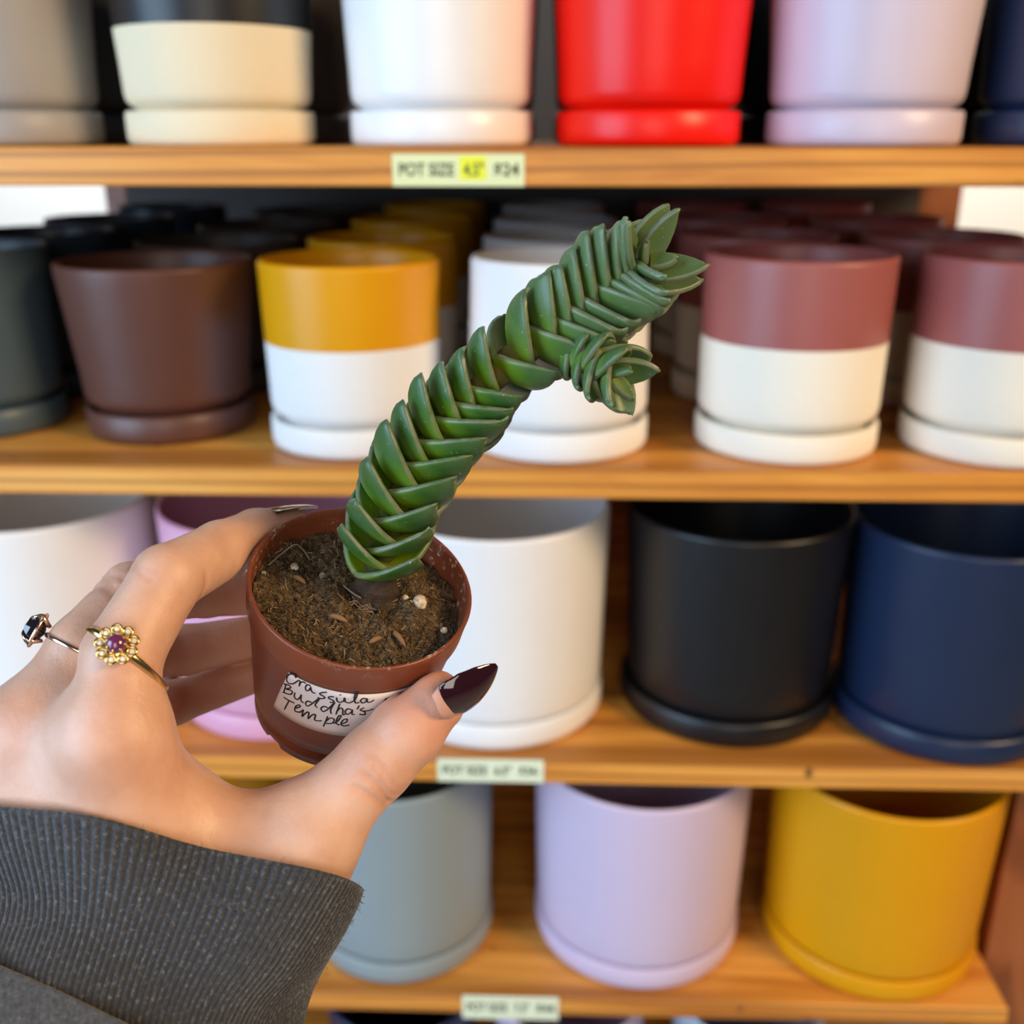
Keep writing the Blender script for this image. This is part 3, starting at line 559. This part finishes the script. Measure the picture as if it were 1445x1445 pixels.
def hand_sdf(p, fine=False):
    palm = None
    for C in PALM:
        g = chain(p, C, .012); palm = g if palm is None else smin(palm, g, .018)
    th = chain(p, THUMB, .0025); f = smin(palm, th, .015)
    fi = None
    for C, kk in ((INDEX, .010), (MIDDLE, .007), (RING, .007), (LITTLE, .007)):
        g = chain(p, C, .0018); fi = g if fi is None else smin(fi, g, .0016)
    f = smin(f, fi, .006)
    f = smax(f, -potsdf(p)+.0010, .0012)
    if fine:
        for cr in CREASE:
            pl, (wd, dp) = cr[:-2], cr[-2:]
            d = np.full(p.shape[:-1], 1.)
            for a, b in zip(pl[:-1], pl[1:]): d = np.minimum(d, seg_d(p, a, b))
            f = f + dp*np.exp(-(d/wd)**2)
    return f
allp = np.concatenate([np.array(INDEX), np.array(MIDDLE), np.array(RING), np.array(LITTLE), np.array(THUMB)] + [np.array(c) for c in PALM])
lo = (allp[:, :3]-allp[:, 3:]).min(0)-.004; hi = (allp[:, :3]+allp[:, 3:]).max(0)+.004; hs = .00105
nx, ny, nz = [int(math.ceil(v_)) for v_ in (hi-lo)/hs]
gx, gy, gz = (lo[i]+hs*np.arange(m) for i, m in enumerate((nx, ny, nz)))
Fd = np.empty((nx, ny, nz), np.float32)
for i0 in range(0, nx, 24):
    g = np.stack(np.meshgrid(gx[i0:i0+24], gy, gz, indexing='ij'), -1); Fd[i0:i0+24] = hand_sdf(g)
def surface_nets(D):
    S = D < 0; cs = np.zeros(tuple(m-1 for m in D.shape), np.int8); sh = cs.shape
    for a in (0, 1):
        for b_ in (0, 1):
            for c_ in (0, 1): cs += S[a:a+sh[0], b_:b_+sh[1], c_:c_+sh[2]]
    act = (cs > 0) & (cs < 8); idx = -np.ones(sh, np.int64); idx[act] = np.arange(act.sum()); I = np.argwhere(act)
    acc = np.zeros((len(I), 3)); cnt = np.zeros(len(I))
    cor = [(a, b_, c_) for a in (0, 1) for b_ in (0, 1) for c_ in (0, 1)]
    for c0 in cor:
        for ax in range(3):
            if c0[ax]: continue
            c1 = list(c0); c1[ax] = 1
            d0 = D[I[:, 0]+c0[0], I[:, 1]+c0[1], I[:, 2]+c0[2]]; d1 = D[I[:, 0]+c1[0], I[:, 1]+c1[1], I[:, 2]+c1[2]]
            m = (d0 < 0) != (d1 < 0); t = np.where(m, d0/(d0-d1+1e-20), 0)
            q = np.array(c0, float)[None].repeat(len(I), 0); q[:, ax] += t; acc[m] += q[m]; cnt[m] += 1
    V = I + acc/cnt[:, None]; Fq = []
    for ax in range(3):
        s0 = [slice(None)]*3; s1 = [slice(None)]*3; s0[ax] = slice(0, -1); s1[ax] = slice(1, None)
        ch = S[tuple(s0)] != S[tuple(s1)]; E = np.argwhere(ch); u_, v_ = [(1, 2), (2, 0), (0, 1)][ax]
        E = E[(E[:, u_] > 0) & (E[:, v_] > 0) & (E[:, u_] < D.shape[u_]-1) & (E[:, v_] < D.shape[v_]-1)]
        du = np.zeros(3, int); du[u_] = 1; dv = np.zeros(3, int); dv[v_] = 1
        g = lambda e: idx[e[:, 0], e[:, 1], e[:, 2]]
        q = np.stack([g(E-du-dv), g(E-dv), g(E), g(E-du)], 1); ins_ = S[E[:, 0], E[:, 1], E[:, 2]]
        q[~ins_] = q[~ins_][:, ::-1]; Fq.append(q)
    return V, np.concatenate(Fq)
HV, HF = surface_nets(Fd); HV = lo + HV*hs
def grad(p, e=.0004):
    g = np.zeros_like(p)
    for i in range(3):
        d = np.zeros(3); d[i] = e; g[:, i] = (hand_sdf(p+d) - hand_sdf(p-d))/(2*e)
    return g
for it in range(2):
    g = grad(HV); HV = HV - g*(hand_sdf(HV, it == 1)/np.maximum((g*g).sum(1), .25))[:, None]*.9
person = empty('person', tuple(np.array(THUMB[0][:3]) + np.array([0, -.02, -.06])), 'hand in a grey ribbed knit sleeve with long dark nails holding the nursery pot', 'person')
skin = M('skin', (.66, .36, .22), .43); skin.b.inputs['Specular IOR Level'].default_value = .58
v = skin.mapped((1, 1, 1)); red = skin.attr('red')
c = skin.ramp(skin.noise(v, 70, 5), [(.35, (.62, .345, .225)), (.55, (.70, .415, .285)), (.72, (.75, .475, .345))])
c = skin.mix(red, c, (.62, .22, .135)); skin.color(c)
skin.b.inputs['Subsurface Weight'].default_value = .22; skin.b.inputs['Subsurface Radius'].default_value = (1, .32, .16); skin.b.inputs['Subsurface Scale'].default_value = .0035
vo = skin.n('ShaderNodeTexVoronoi'); vo.inputs['Scale'].default_value = 1250; vo.feature = 'DISTANCE_TO_EDGE'; skin.l(v, vo.inputs['Vector'])
b1 = skin.bump(skin.ramp(vo.outputs['Distance'], [(0, (0,)*3), (.12, (1,)*3)]), .13, .0003)
skin.bump(skin.noise(skin.mapped((1, 1, .45), (.3, .5, 0)), 420, 6, .65), .34, .0006, b1)
hand = build('hand', HV, HF, skin.m, person)
redv = np.zeros(len(HV))
for c_, rad_, st_ in ((THUMB[4], .011, .75), (THUMB[3], .010, .35), (THUMB[2], .009, .35), (INDEX[2], .010, .16), (MIDDLE[2], .010, .25), (INDEX[0], .016, .22), (MIDDLE[0], .014, .3), (INDEX[5], .012, .3), (RING[3], .03, .4), (LITTLE[3], .03, .4), (MIDDLE[4], .03, .4)):
    redv = np.maximum(redv, st_*np.exp(-(np.linalg.norm(HV-np.array(c_[:3]), axis=1)/(rad_*1.3))**2))
cd = np.ones(len(HV))
for cr in CREASE:
    for a, b in zip(cr[:-3], cr[1:-2]): cd = np.minimum(cd, seg_d(HV, a, b))
redv = np.maximum(redv, .38*np.exp(-(cd/.0011)**2)); attr(hand, 'red', redv)

# nails
nailm = M('dark_cherry_polish', (.022, .003, .006), .07); nailm.b.inputs['Coat Weight'].default_value = 1; nailm.b.inputs['Coat Roughness'].default_value = .03
bedm = M('natural_nail', (.56, .31, .235), .32)
def nail(name, base, tip, nrm, W, mat, prof, sag=.0016, arch=.35, th=.0006, u0=0., u1=1.):
    base, tip = np.array(base), np.array(tip); L = np.linalg.norm(tip-base); t = (tip-base)/L; n_ = unit(nrm - t*(nrm@t)); s_ = np.cross(t, n_)
    nu, nv = 28, 17; P_ = np.zeros((nu, nv, 3))
    for i, u in enumerate(np.linspace(u0, u1, nu)):
        wv = W*np.interp(u, *prof)
        for j, q in enumerate(np.linspace(-1, 1, nv)):
            P_[i, j] = base + t*(L*u - (.0022*(q*q)*max(0, 1-u*4) if u0 == 0 else 0)*-1*0 + (.0016*(q*q)*(1-u)**6)) + s_*wv*q + n_*(-arch*W*(wv/W)**1.2*q*q - sag*(2*u-1)**2 + sag)
    dn_ = np.cross(np.gradient(P_, axis=0), np.gradient(P_, axis=1)); dn_ /= np.linalg.norm(dn_, axis=2)[:, :, None]+1e-12
    if dn_.reshape(-1, 3).mean(0)@n_ < 0: dn_ = -dn_
    k = nu*nv; V = np.concatenate([(P_+dn_*th*.5).reshape(-1, 3), (P_-dn_*th*.5).reshape(-1, 3)]); F = []
    for i in range(nu-1):
        for j in range(nv-1): a = i*nv+j; F += [(a, a+nv, a+nv+1, a+1), (k+a, k+a+1, k+a+nv+1, k+a+nv)]
    ring = [i*nv for i in range(nu)] + [(nu-1)*nv+j for j in range(1, nv)] + [i*nv+nv-1 for i in range(nu-2, -1, -1)] + [j for j in range(nv-2, -1, -1)]
    for p, q in zip(ring[:-1], ring[1:]): F.append((p, k+p, k+q, q))
    o = build(name, V, F, mat, person); o.modifiers.new('sub', 'SUBSURF').render_levels = 1; return o
alm = ([0, .05, .2, .45, .7, .85, .95, 1], [.80, .93, 1, .95, .70, .45, .24, .08])
NT, NT2 = np.array(MISC['nail_t']), np.array(MISC['nail_t2']); NN = w2(.55, -.55)
o = nail('thumb_nail', NT, NT2, NN, .0064, nailm.m, alm); o['label'] = 'long almond-shaped dark cherry thumbnail'
nail('nail_bed', NT + (NT-NT2)*.13, NT + (NT2-NT)*.12, NN, .0056, bedm.m, ([0, .3, 1], [.62, .92, 1.0]), .0002, .42, .0006)
o = nail('forefinger_nail', MISC['nail_i'], MISC['nail_i2'], np.array([-.35, .25, .9]), .0050, nailm.m, alm, .0010); o['label'] = 'long dark cherry forefinger nail behind the pot rim'

# sleeve
CU = np.array(CUFF); rib = M('charcoal_rib_knit', (.055, .056, .062), .95); v = rib.mapped((1, 1, 1))
c = rib.ramp(rib.noise(v, 900, 6, .7), [(.35, (.022, .023, .027)), (.55, (.046, .047, .053)), (.70, (.19, .19, .20))]); c = rib.mix(rib.attr('groove'), c, (.018, .018, .021)); rib.color(c)
rib.b.inputs['Sheen Weight'].default_value = .35; rib.b.inputs['Sheen Roughness'].default_value = .5
rib.bump(rib.noise(v, 1600, 4, .7), .6, .0006)
flc = M('grey_fleece', (.06, .058, .056), .95); flc.color(flc.ramp(flc.noise(flc.mapped((1, 1, 1)), 700, 6, .75), [(.35, (.028, .027, .027)), (.6, (.075, .072, .070)), (.8, (.20, .2, .2))])); flc.b.inputs['Sheen Weight'].default_value = .4; flc.bump(flc.noise(flc.mapped((1, 1, 1)), 900, 5), .6, .0008)
def sleeve(Cs, hw, hd, nribs, amp, name, mat, parent, xr, cut, off0, push, lip, nl=80):
    # tube around the forearm, kept clear of the skin, cut by the plane through three points, with a turned-in edge
    na = nribs*10; P_ = spline(Cs, 120); T_ = np.gradient(P_, axis=0); T_ /= np.linalg.norm(T_, axis=1)[:, None]
    an = 2*np.pi*np.arange(na)/na; st_ = 8; ac = an[::st_]
    rows = np.linspace(0, 119, 60).astype(int); G_ = np.zeros((len(rows), len(ac), 3)); D_ = np.zeros_like(G_)
    for q, i in enumerate(rows):
        ax = T_[i]; x = unit(xr-ax*(xr@ax)); y = np.cross(ax, x); t = i/119
        ring = x*(hw*(1+.012*math.sin(5*t)))*np.cos(ac)[:, None] + y*hd*np.sin(ac)[:, None]
        G_[q] = P_[i] + ring; D_[q] = ring/np.linalg.norm(ring, axis=1)[:, None]
    amt = np.zeros(G_.shape[:2])
    for _ in range(26):
        h_ = hand_sdf(G_ + D_*amt[:, :, None]); amt = np.where(h_ < push, amt + np.clip(push-h_, 0, .002)*.8, amt)
    for _ in range(3): amt = np.maximum(amt, .25*np.roll(amt, 1, 1)+.25*np.roll(amt, -1, 1)+.5*amt)
    for _ in range(16): amt = .5*amt + .25*np.roll(amt, 1, 1) + .25*np.roll(amt, -1, 1); amt[1:-1] = .5*amt[1:-1]+.25*amt[2:]+.25*amt[:-2]
    G_ = G_ + D_*(amt+off0)[:, :, None]
    kk = np.arange(na)/st_; f_ = kk - np.floor(kk); i0 = np.floor(kk).astype(int) % len(ac); i1 = (i0+1) % len(ac)
    G_ = G_[:, i0]*(1-f_)[None, :, None] + G_[:, i1]*f_[None, :, None]
    c0 = np.array(cut[0]); nr_ = unit(np.cross(np.array(cut[1])-c0, np.array(cut[2])-c0)); nr_ = nr_ if nr_@T_[60] > 0 else -nr_
    out = np.zeros((nl+1, na, 3)); dist = (G_-c0)@nr_
    for jj in range(na):
        dj = dist[:, jj]; q = np.argmax(dj > 0); q = max(q, 1); a_ = q-1 + (0-dj[q-1])/(dj[q]-dj[q-1]+1e-12)
        a_ = max(a_, 0); u_ = a_ + (len(rows)-1-a_)*np.linspace(0, 1, nl+1)**1.25
        for c in range(3): out[:, jj, c] = np.interp(u_, np.arange(len(rows)), G_[:, jj, c])
    du = np.gradient(out, axis=0); dv = np.roll(out, -1, 1)-np.roll(out, 1, 1); N_ = np.cross(dv, du); N_ /= np.linalg.norm(N_, axis=2)[:, :, None]+1e-12
    if (N_[5]*(out[5]-out[5].mean(0))).sum() < 0: N_ = -N_
    ph = (np.arange(na) % 10)/10.; g = .5+.5*np.cos(2*np.pi*ph); ll = np.arange(nl+1)[:, None]
    arc = np.concatenate([[0], np.cumsum(np.linalg.norm(np.diff(out[:, 0], axis=0), axis=1))])[:, None]
    fade = np.clip(arc/.0012, .3, 1)
    h = (amp*(g-.5))[None]*fade + (.00007*np.sin(arc*5200 + (np.arange(na)//10)[None]*2.2) if amp else 0) + .0007*np.sin(3*an[None]+arc*60) + .0005*np.sin(7*an[None]-arc*110)
    out = out + N_*h[:, :, None]; dn0 = unit_rows(du[0])
    inner = [out[0] + dn0*a_ - N_[0]*b_ for a_, b_ in ((.012, lip*2), (.004, lip*1.9), (.0012, lip*1.6), (.0002, lip), (-.0002, lip*.45))]
    V = np.concatenate([np.stack(inner), out]); n_ = len(V)
    F = [(k*na+j, k*na+(j+1) % na, (k+1)*na+(j+1) % na, (k+1)*na+j) for k in range(n_-1) for j in range(na)]
    o = build(name, V.reshape(-1, 3), F, mat, parent)
    if amp: attr(o, 'groove', np.tile((1-g)**1.5*.8, n_))
    return o
def unit_rows(a): return a/(np.linalg.norm(a, axis=-1, keepdims=True)+1e-12)
XR_ = A_['R'] - .18*A_['U']
cuff = sleeve(CU, .0500, .0270, 200, .00040, 'ribbed_cuff', rib.m, person, XR_, CUT, 0, .003, .0009)
cuff['label'] = 'charcoal ribbed knit cuff'
slv = sleeve(CU, .0500, .0270, 60, 0, 'sleeve', flc.m, person, XR_, CUT2, .0038, .003, .0022)
lint = M('grey_lint', (.10, .10, .105), .95); cv = cuff.data.vertices; nco = len(cv); b = MB(); o0 = ORG[cuff.name]
for k in range(2600):
    i = random.randrange(int(nco*.06), int(nco*.30)) if k < 1300 else random.randrange(nco); p = np.array(cv[i].co) + o0; nr_ = np.array(cv[i].normal)
    d = unit(nr_ + .9*rng.normal(size=3)); e = unit(rng.normal(size=3)); L = random.uniform(.0005, .0014)
    b.tube([p, p+d*L*.5, p+d*L+e*L*.4], .000045, 3, False)
V, F = b.out(); o = build('lint', V, F, lint.m, cuff); o['kind'] = 'stuff'

# ------------------------------------------------------------------ rings
gold = M('gold', (.83, .58, .22), .18, Metallic=1.0); rose = M('rose_gold', (.80, .55, .42), .2, Metallic=1.0)
ame = M('amethyst', (.15, .025, .10), .10); ame.b.inputs['Coat Weight'].default_value = 1; ame.b.inputs['Subsurface Weight'].default_value = .2; ame.b.inputs['Subsurface Radius'].default_value = (.6, .1, .5); ame.b.inputs['Subsurface Scale'].default_value = .002
dia = M('clear_stone', (.85, .82, .72), .05); dia.b.inputs['Coat Weight'].default_value = 1; dia.b.inputs['Specular IOR Level'].default_value = 1
jet = M('black_stone', (.010, .007, .009), .05); jet.b.inputs['Coat Weight'].default_value = 1
def hand_r(c, d):      # distance from c to the skin along d
    ts = np.linspace(.004, .022, 120); f = hand_sdf(c[None] + d[None]*ts[:, None]); i = np.argmax(f > 0); return ts[i] if f.max() > 0 else .011
def band(c, ax, nrm0, rad, parent, mat, tail=1.0, name='band', lim=None):
    e_ = unit(nrm0 - ax*(nrm0@ax)); f_ = np.cross(ax, e_); V = []; F = []; n_, m_ = 96, 12
    for j in range(n_):
        a = 2*math.pi*j/n_; d = e_*math.cos(a)+f_*math.sin(a); rr = min(hand_r(c, d), lim or 1)-.0001
        w_ = rad*(1 + tail*max(0, math.cos(a))**2*.5)
        for k in range(m_):
            q = 2*math.pi*k/m_; V.append(c + d*(rr + rad*.75*(1+math.cos(q))) + ax*w_*math.sin(q))
    V = np.array(V).reshape(n_, m_, 3); 
    for _ in range(3): V = .5*V + .25*np.roll(V, 1, 0) + .25*np.roll(V, -1, 0)
    for j in range(n_):
        for k in range(m_): F.append((j*m_+k, j*m_+(k+1) % m_, ((j+1) % n_)*m_+(k+1) % m_, ((j+1) % n_)*m_+k))
    return build(name, V, F, mat, parent)
def project_axis(C_, p): 
    best = None
    for a, b in zip(C_[:-1], C_[1:]):
        a, b = np.array(a), np.array(b); ab = b[:3]-a[:3]; t = np.clip((p-a[:3])@ab/(ab@ab), 0, 1); q = a[:3]+ab*t; d = np.linalg.norm(p-q)
        if best is None or d < best[0]: best = (d, q, unit(ab))
    return best[1], best[2]
rc, rax = project_axis(INDEX, np.array(MISC['ring_i'])); _c, _s = math.cos(.2), math.sin(.2); rax = rax*_c + np.cross(A_['F'], rax)*_s + A_['F']*(A_['F']@rax)*(1-_c); gd = unit(np.array(MISC['gem_i'])-rc); gd = unit(gd - rax*(gd@rax)); top = rc + gd*(hand_r(rc, gd)+.0012)
r1 = empty('ring', tuple(rc), 'gold flower ring with a round purple stone, on the forefinger', 'ring')
band(rc, rax, gd, .0007, r1, gold.m, .9)
gs = np.cross(rax, gd); 
V, F = ell(top+gd*.0014, (.00235, .00235, .0021), (rax, gs, gd), 16, 24); o = build('gemstone', V, F, ame.m, r1); o['label'] = 'purple cabochon'
b = MB(); bs = []
for k in range(9):
    a = 2*math.pi*k/9; cpt = top + (rax*math.cos(a)+gs*math.sin(a))*.0037 + gd*.0003
    V, F = tube([cpt + (rax*math.cos(q)+gs*math.sin(q))*.00105 + gd*.0003 for q in np.linspace(0, 2*math.pi, 15)], .00034, 7, False); b.add(V, F)
    V, F = ell(cpt-gd*.0004, (.0011, .0011, .0007), (rax, gs, gd), 6, 10); b.add(V, F); bs.append(cpt)
for k in range(8):
    a = 2*math.pi*(k+.5)/8; V, F = tube([top+(rax*math.cos(a)+gs*math.sin(a))*r_ + gd*z for r_, z in ((.0024, 0), (.0025, .0014), (.0022, .0026), (.0018, .0031))], [.0004, .00038, .0003, .00015], 6); b.add(V, F)
V, F = ell(top-gd*.0006, (.0036, .0036, .0010), (rax, gs, gd), 8, 20); b.add(V, F)
V, F = b.out(); build('flower_setting', V, F, gold.m, r1)
for cpt in bs:
    V, F = ell(cpt+gd*.0003, (.00072, .00072, .0005), (rax, gs, gd), 4, 7); build('small_stone', V, F, dia.m, r1, smooth=False)
rc, rax = project_axis(MIDDLE, np.array(MISC['ring_m'])); gd = unit(np.array(MISC['gem_m'])-rc); gd = unit(gd - rax*(gd@rax)); top = rc + gd*(hand_r(rc, gd)+.0012)
r2 = empty('ring', tuple(rc), 'thin rose gold ring with an oval black stone, on the middle finger', 'ring')
band(rc, rax, gd, .00055, r2, rose.m, .3, lim=.0105)
gs = np.cross(rax, gd)
prof2 = [(0, .0030), (.0021, .0026), (.0032, .0012), (.0036, .0), (.0026, -.0012), (.0004, -.0022)]
V = []; F = []; m_ = 12
for r_, z in prof2:
    for j in range(m_): a = 2*math.pi*j/m_; V.append(top + rax*r_*1.2*math.cos(a) + gs*r_*.85*math.sin(a) + gd*(z+.0018))
for k in range(len(prof2)-1):
    for j in range(m_): F.append((k*m_+j, k*m_+(j+1) % m_, (k+1)*m_+(j+1) % m_, (k+1)*m_+j))
o = build('gemstone', V, F, jet.m, r2, smooth=False); o['label'] = 'faceted oval black stone'
b = MB()
b.tube([top + rax*.0043*math.cos(q) + gs*.0031*math.sin(q) + gd*.0014 for q in np.linspace(0, 2*math.pi, 40)], .00045, 8, False)
for a in (.75, 2.35, 3.9, 5.5):
    b.tube([top + rax*r_*1.2*math.cos(a) + gs*r_*.87*math.sin(a) + gd*z for r_, z in ((.0022, -.0006), (.0037, .0014), (.0035, .0030), (.0024, .0040))], [.0005, .0005, .0004, .0003], 6)
V, F = b.out(); build('claw_setting', V, F, rose.m, r2)
